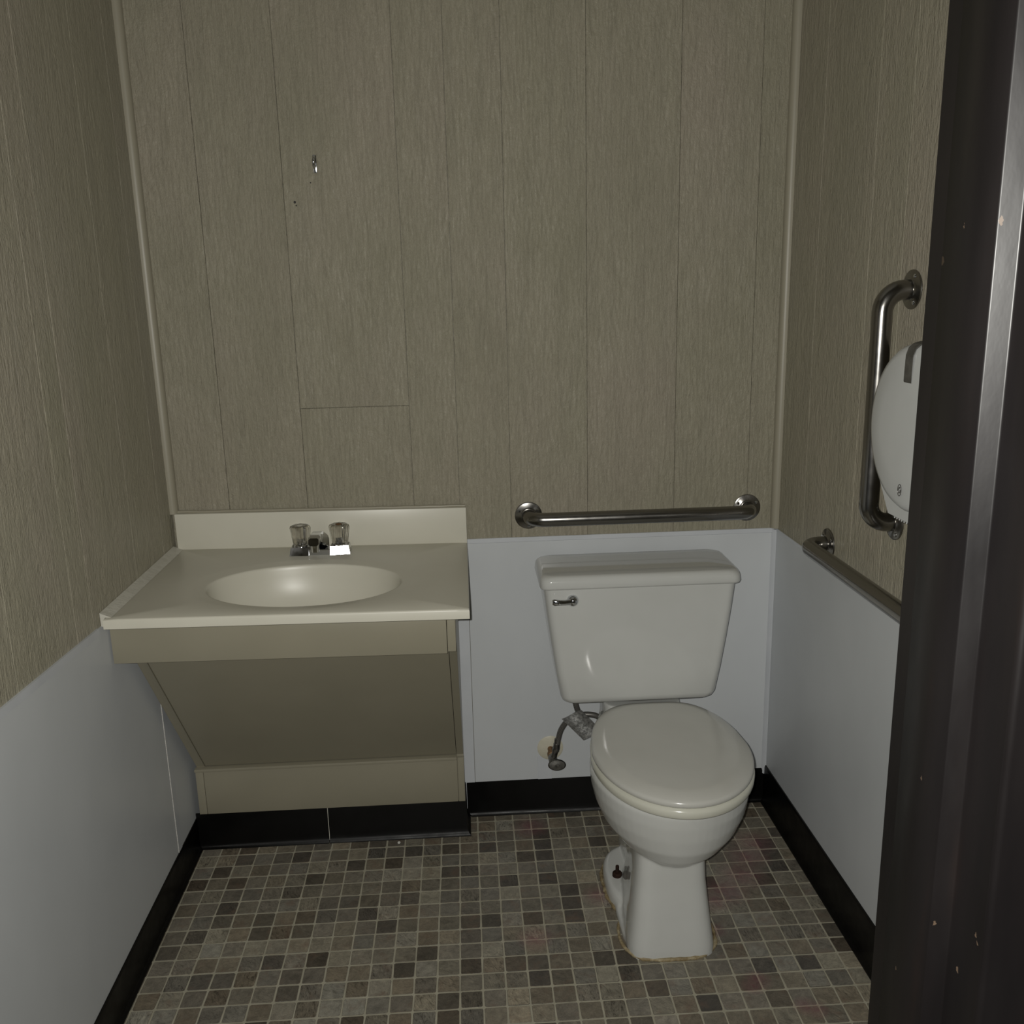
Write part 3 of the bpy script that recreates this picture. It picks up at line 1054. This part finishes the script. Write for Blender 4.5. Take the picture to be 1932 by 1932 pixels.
# rusty floor bolt
bl = wpart(lathe('floor_bolt', [(0.0185, 0.0), (0.0185, 0.003), (0.0125, 0.0045), (0.0125, 0.013), (0.0105, 0.0155), (0.0048, 0.016), (0.0045, 0.033), (0.003, 0.0345)], Matrix.Translation((0.4010, -0.236, 0.0335)), M_RUST, None, 12))
# grimy sealant bead round the foot
ring = []
for i in range(120):
    t = 2 * math.pi * i / 120
    c, s = math.cos(t), math.sin(t)
    best = None
    for (cy, hx, hy, p) in ((-0.342, 0.1085, 0.1600, 4.0), (-0.225, 0.1195, 0.1355, 2.8)):
        for q in range(240):
            tt = 2 * math.pi * q / 240
            x = hx * math.copysign(abs(math.cos(tt)) ** (2 / p), math.cos(tt))
            y = cy + hy * math.copysign(abs(math.sin(tt)) ** (2 / p), math.sin(tt))
            dx, dy = x, y + 0.28
            if dx * c + dy * s > 0.999 * math.hypot(dx, dy):
                rr = math.hypot(dx, dy)
                if best is None or rr > best:
                    best = rr
    ring.append(best)
ring = [b_ if b_ else 0.15 for b_ in ring]
for _ in range(2):
    ring = [(ring[i - 1] + ring[i] + ring[(i + 1) % 120]) / 3 for i in range(120)]
path = [(TX + (ring[i] + rng.uniform(-0.0012, 0.0012)) * math.cos(2 * math.pi * i / 120), -0.28 + (ring[i] + rng.uniform(-0.0012, 0.0012)) * math.sin(2 * math.pi * i / 120), 0.0026) for i in range(120)]
bm = bmesh.new()
add_tube(bm, path, [0.0042 + rng.uniform(-0.001, 0.0014) for _ in path], 8, True, True)
wpart(from_bm('foot_sealant', bm, M_GOO, None, 60))

# water stop valve and hose
sv = empty('shutoff_valve', (0.268, YB - PT, 0.203))
tag(sv, 'small tarnished water stop valve on the wall left of the toilet', 'valve')
sv_inv = Matrix.Translation((-0.268, -(YB - PT), -0.203))


def svp(o):
    o.parent = sv
    o.matrix_parent_inverse = sv_inv
    return o


svp(lathe('wall_plate', [(0.0375, 0.0), (0.0375, 0.001), (0.034, 0.003), (0.014, 0.006), (0.009, 0.006)], axis_matrix((0.268, YB - PT, 0.203), (0, -1, 0)), M_CREAMP, None, 40))
svp(lathe('stub_pipe', [(0.0085, 0), (0.0085, 0.028), (0.0125, 0.029), (0.0125, 0.043), (0.009, 0.045)], axis_matrix((0.268, YB - 0.006, 0.203), (0.02, -1, -0.05)), M_BRASS, None, 12, smooth=30))
svp(lathe('valve_body', [(0.0105, 0), (0.0125, 0.004), (0.0125, 0.030), (0.0095, 0.034), (0.0075, 0.046)], axis_matrix((0.269, YB - 0.049, 0.201), (0.05, -1, -0.12)), M_DARKM, None, 20))
svp(lathe('outlet', [(0.0085, 0), (0.0085, 0.022), (0.0105, 0.023), (0.0105, 0.034), (0.0075, 0.036)], axis_matrix((0.2712, YB - 0.068, 0.205), (0.25, 0, 1)), M_DARKM, None, 12, smooth=30))
hm = axis_matrix((0.2765, YB - 0.096, 0.2010), (0.10, -1, 0.22)) @ Matrix.Scale(1.0, 4) @ Matrix.Diagonal((1.45, 0.92, 1, 1))
svp(lathe('handle', [(0.010, 0.0), (0.0165, 0.0025), (0.0175, 0.007), (0.0150, 0.0105), (0.004, 0.0115), (0.0035, 0.0085), (0.001, 0.0085)], hm, M_DARKM, None, 28))

hs = empty('supply_hose', (0.28, YB - 0.07, 0.24))
tag(hs, 'grey braided water hose looping from the stop valve to the toilet tank', 'hose')
hs_inv = Matrix.Translation((-0.28, -(YB - 0.07), -0.24))


def hsp(o):
    o.parent = hs
    o.matrix_parent_inverse = hs_inv
    return o


HP = [(0.2815, 0.072, 0.244), (0.2850, 0.070, 0.268), (0.2935, 0.062, 0.302), (0.3125, 0.050, 0.334), (0.342, 0.040, 0.352), (0.385, 0.036, 0.350), (0.412, 0.045, 0.318), (0.400, 0.062, 0.285), (0.368, 0.064, 0.296),
      (0.3460, 0.056, 0.338), (0.3330, 0.050, 0.376), (0.3290, 0.048, 0.405)]
hsp(tube('hose', catmull(HP, 8), 0.0078, M_HOSE, None, 12))
hsp(lathe('hose_nut', [(0.0095, 0), (0.0095, 0.016), (0.0078, 0.018), (0.0078, 0.030)], axis_matrix((0.2795, 0.073, 0.236), (0.08, -0.03, 1)), M_DARKM, None, 14, smooth=30))
hsp(lathe('hose_nut', [(0.0080, 0), (0.0080, 0.012), (0.0150, 0.013), (0.0150, 0.036)], axis_matrix((0.3290, 0.048, 0.3935), (0.0, 0, 1)), M_DARKM, None, 14, smooth=30))
# foil tag folded over the hose
tp = [Vector((0.2910, 0.030, 0.347)), Vector((0.3440, 0.026, 0.374)), Vector((0.3990, 0.010, 0.316)), Vector((0.3480, 0.012, 0.290))]
bm = bmesh.new()
N1, N2 = 6, 8
fr, bk = [], []
for i in range(N1 + 1):
    for j in range(N2 + 1):
        s, t = i / N1, j / N2
        p = (tp[0] * (1 - s) + tp[1] * s) * (1 - t) + (tp[3] * (1 - s) + tp[2] * s) * t
        w = 0.0022 * math.sin(s * 7) + rng.uniform(-0.0006, 0.0006)
        fr.append(bm.verts.new(p + Vector((0, -w, 0))))
        bk.append(bm.verts.new(p + Vector((0, -w + 0.0012, 0))))
for i in range(N1):
    for j in range(N2):
        a_ = i * (N2 + 1) + j
        b_ = a_ + N2 + 1
        bm.faces.new((fr[a_], fr[b_], fr[b_ + 1], fr[a_ + 1]))
        bm.faces.new((bk[a_], bk[a_ + 1], bk[b_ + 1], bk[b_]))
hsp(from_bm('foil_tag', bm, M_FOIL, None, 60))


# ------------------------------------------------------------------ grab bars
def grab_bar(label, loc, rz, rx, length, off=0.058, r=0.0188, flange=0.0375):
    """built along local +x, wall behind at local y=0, room at -y"""
    root = empty('grab_bar', loc)
    tag(root, label, 'grab bar', 'steel grab bars')
    M = Matrix.Rotation(rz, 4, 'Z') @ Matrix.Rotation(rx, 4, 'Y')
    br = 0.040
    path = [Vector((0, -0.002, 0)), Vector((0, -(off - br), 0))]
    for i in range(1, 9):
        a_ = math.pi / 2 * i / 8
        path.append(Vector((br - br * math.cos(a_), -(off - br) - br * math.sin(a_), 0)))
    path.append(Vector((length * 0.5, -off, 0)))
    for i in range(0, 9):
        a_ = math.pi / 2 * (1 - i / 8)
        path.append(Vector((length - br + br * math.cos(a_), -(off - br) - br * math.sin(a_), 0)))
    path.append(Vector((length, -0.002, 0)))
    tube('bar', [M @ p for p in path], r, M_STEEL, root, 28)
    for x in (0, length):
        f = lathe('flange', [(flange - 0.001, 0.0), (flange, 0.0012), (flange - 0.0005, 0.0036), (flange - 0.003, 0.0048), (r + 0.004, 0.0056), (r + 0.0008, 0.0085)],
                  M @ axis_matrix((x, 0, 0), (0, -1, 0)), M_STEEL, root, 40)
        for a_ in (0.55, 0.55 + 2.094, 0.55 + 4.189):
            lathe('screw', [(0.0042, 0.0), (0.0042, 0.0012), (0.0028, 0.0026), (0.0005, 0.0028)],
                  M @ axis_matrix((x + math.cos(a_) * 0.0285, -0.0046, math.sin(a_) * 0.0285), (0, -1, 0)), M_CHROME, f, 14)
    return root


grab_bar('steel grab bar on the back wall above the toilet tank', (0.2185, YB, 0.897), 0, 0, 0.601)


def on_right(y, z, out=0.0):
    """point on the face of the right wall"""
    p = a0 + rd * ((YB - y) / math.cos(SKEW)) + rn * out
    return (p.x, p.y, z)


grab_bar('horizontal steel grab bar low on the right wall, cut by the door frame', on_right(-0.205, 0.887), -math.pi / 2 + SKEW, 0, 1.067)
vbar = grab_bar('vertical steel grab bar on the right wall behind the paper dispenser', on_right(-0.520, 1.478), -math.pi / 2 + SKEW, math.pi / 2, 0.457)

# ------------------------------------------------------------------ paper dispenser
DY, DZ, DR, DD = -0.786, 1.253, 0.1445, 0.130
dp = empty('paper_dispenser', on_right(DY, DZ), SKEW)
tag(dp, 'round white jumbo toilet roll dispenser on the right wall', 'dispenser')


def disp_outline(R_, lower):
    """(y, z) outline: round above, angled cutter chin below"""
    pts = []
    for i in range(41):
        a_ = math.radians(-18 + 216 * i / 40)
        pts.append((R_ * math.cos(a_), R_ * math.sin(a_)))
    if lower:
        pts += [(-R_ * 0.985, -R_ * 0.56), (-R_ * 0.92, -R_ * 0.72), (-R_ * 0.57, -R_ * 1.175), (R_ * 0.57, -R_ * 1.175), (R_ * 0.92, -R_ * 0.72), (R_ * 0.985, -R_ * 0.56)]
    else:
        for i in range(1, 24):
            a_ = math.radians(198 + 144 * i / 24)
            pts.append((R_ * math.cos(a_), R_ * math.sin(a_)))
    return pts


def disp_loft(name, spec, lower, m, bev=None):
    bm_ = bmesh.new()
    add_loft(bm_, [[(x, y, z) for y, z in disp_outline(R_, lower)] for x, R_ in spec])
    return from_bm(name, bm_, m, dp, 40)


disp_loft('body', [(0.0, DR - 0.002), (-0.104, DR - 0.002), (-0.110, DR - 0.005)], True, M_DISP)
cover = disp_loft('cover', [(-0.050, DR - 0.0005), (-DD + 0.022, DR - 0.0005), (-DD + 0.010, DR - 0.004), (-DD + 0.003, DR - 0.010), (-DD, DR - 0.020), (-DD - 0.002, DR * 0.6), (-DD - 0.0025, DR * 0.2)], False, M_DISP)
# smoked window strip up the face and over the rim
bm = bmesh.new()
wpth = [(-DD - 0.0026, 0.080), (-DD - 0.0026, 0.095), (-DD - 0.0020, DR - 0.022), (-DD + 0.002, DR - 0.0095), (-DD + 0.0095, DR - 0.003), (-DD + 0.022, DR + 0.0005), (-0.052, DR + 0.0005)]
rg = []
for x, z in wpth:
    hw = 0.0125
    rg.append([(x - 0.0002, -hw, z - 0.002), (x - 0.0010, -hw, z + 0.0004), (x - 0.0010, hw, z + 0.0004), (x - 0.0002, hw, z - 0.002)])
add_loft(bm, rg)
from_bm('window_strip', bm, M_SMOKE, dp)
# small pressed emblem near the chin of the cover
bm = bmesh.new()
for sc_, yy in ((1.0, 0), (0.5, 0)):
    add_tube(bm, [(-DD - 0.0028, 0.0058 * sc_ * math.cos(2 * math.pi * i / 24), -0.104 + 0.010 * sc_ * math.sin(2 * math.pi * i / 24)) for i in range(24)], 0.0007, 6, True, True)
eb = from_bm('emblem', bm, M_SMOKE, dp, 60)
# saw teeth under the chin
bm = bmesh.new()
for i in range(18):
    y = -DR * 0.52 + i * DR * 1.04 / 17
    z = -DR * 1.155
    v = [bm.verts.new(p) for p in ((-0.100, y - 0.0028, z), (-0.100, y + 0.0028, z), (-0.100, y, z - 0.006), (-0.098, y - 0.0028, z), (-0.098, y + 0.0028, z), (-0.098, y, z - 0.006))]
    for q in ((0, 1, 2), (5, 4, 3), (0, 3, 4, 1), (1, 4, 5, 2), (2, 5, 3, 0)):
        bm.faces.new([v[w_] for w_ in q])
from_bm('cutter_teeth', bm, M_DISP, dp)

# ------------------------------------------------------------------ coat hook
hk = empty('coat_hook', (-0.2905, YB, 1.805))
tag(hk, 'tiny chrome coat hook high on the back wall', 'coat hook')
hkm = Matrix.Rotation(math.radians(2.5), 4, 'Y')
hq = box('back_plate', -0.0048, 0.0048, -0.0026, 0.0, -0.021, 0.021, M_CHROME, hk, 0.0008)
tube('prong', catmull([(0, -0.002, -0.004), (0.0002, -0.012, -0.009), (0.0004, -0.022, -0.006), (0.0005, -0.025, 0.004), (0.0005, -0.0235, 0.009)], 5), 0.0035, M_CHROME, hk, 12)
tube('top_prong', catmull([(0, -0.002, 0.012), (0.0004, -0.010, 0.0155), (0.0008, -0.0155, 0.0180)], 5), 0.0030, M_CHROME, hk, 12)

# ------------------------------------------------------------------ floor crumb
bm = bmesh.new()
bmesh.ops.create_icosphere(bm, subdivisions=2, radius=0.0042)
for v in bm.verts:
    v.co *= 1 + rng.uniform(-0.22, 0.22)
    v.co.z *= 0.75
cr = from_bm('crumb', bm, M_SCRAP, None, 60)
cr.location = (-0.1700, 0.0160, 0.0024)
tag(cr, 'tiny white crumb on the floor at the black vanity base', 'crumb')
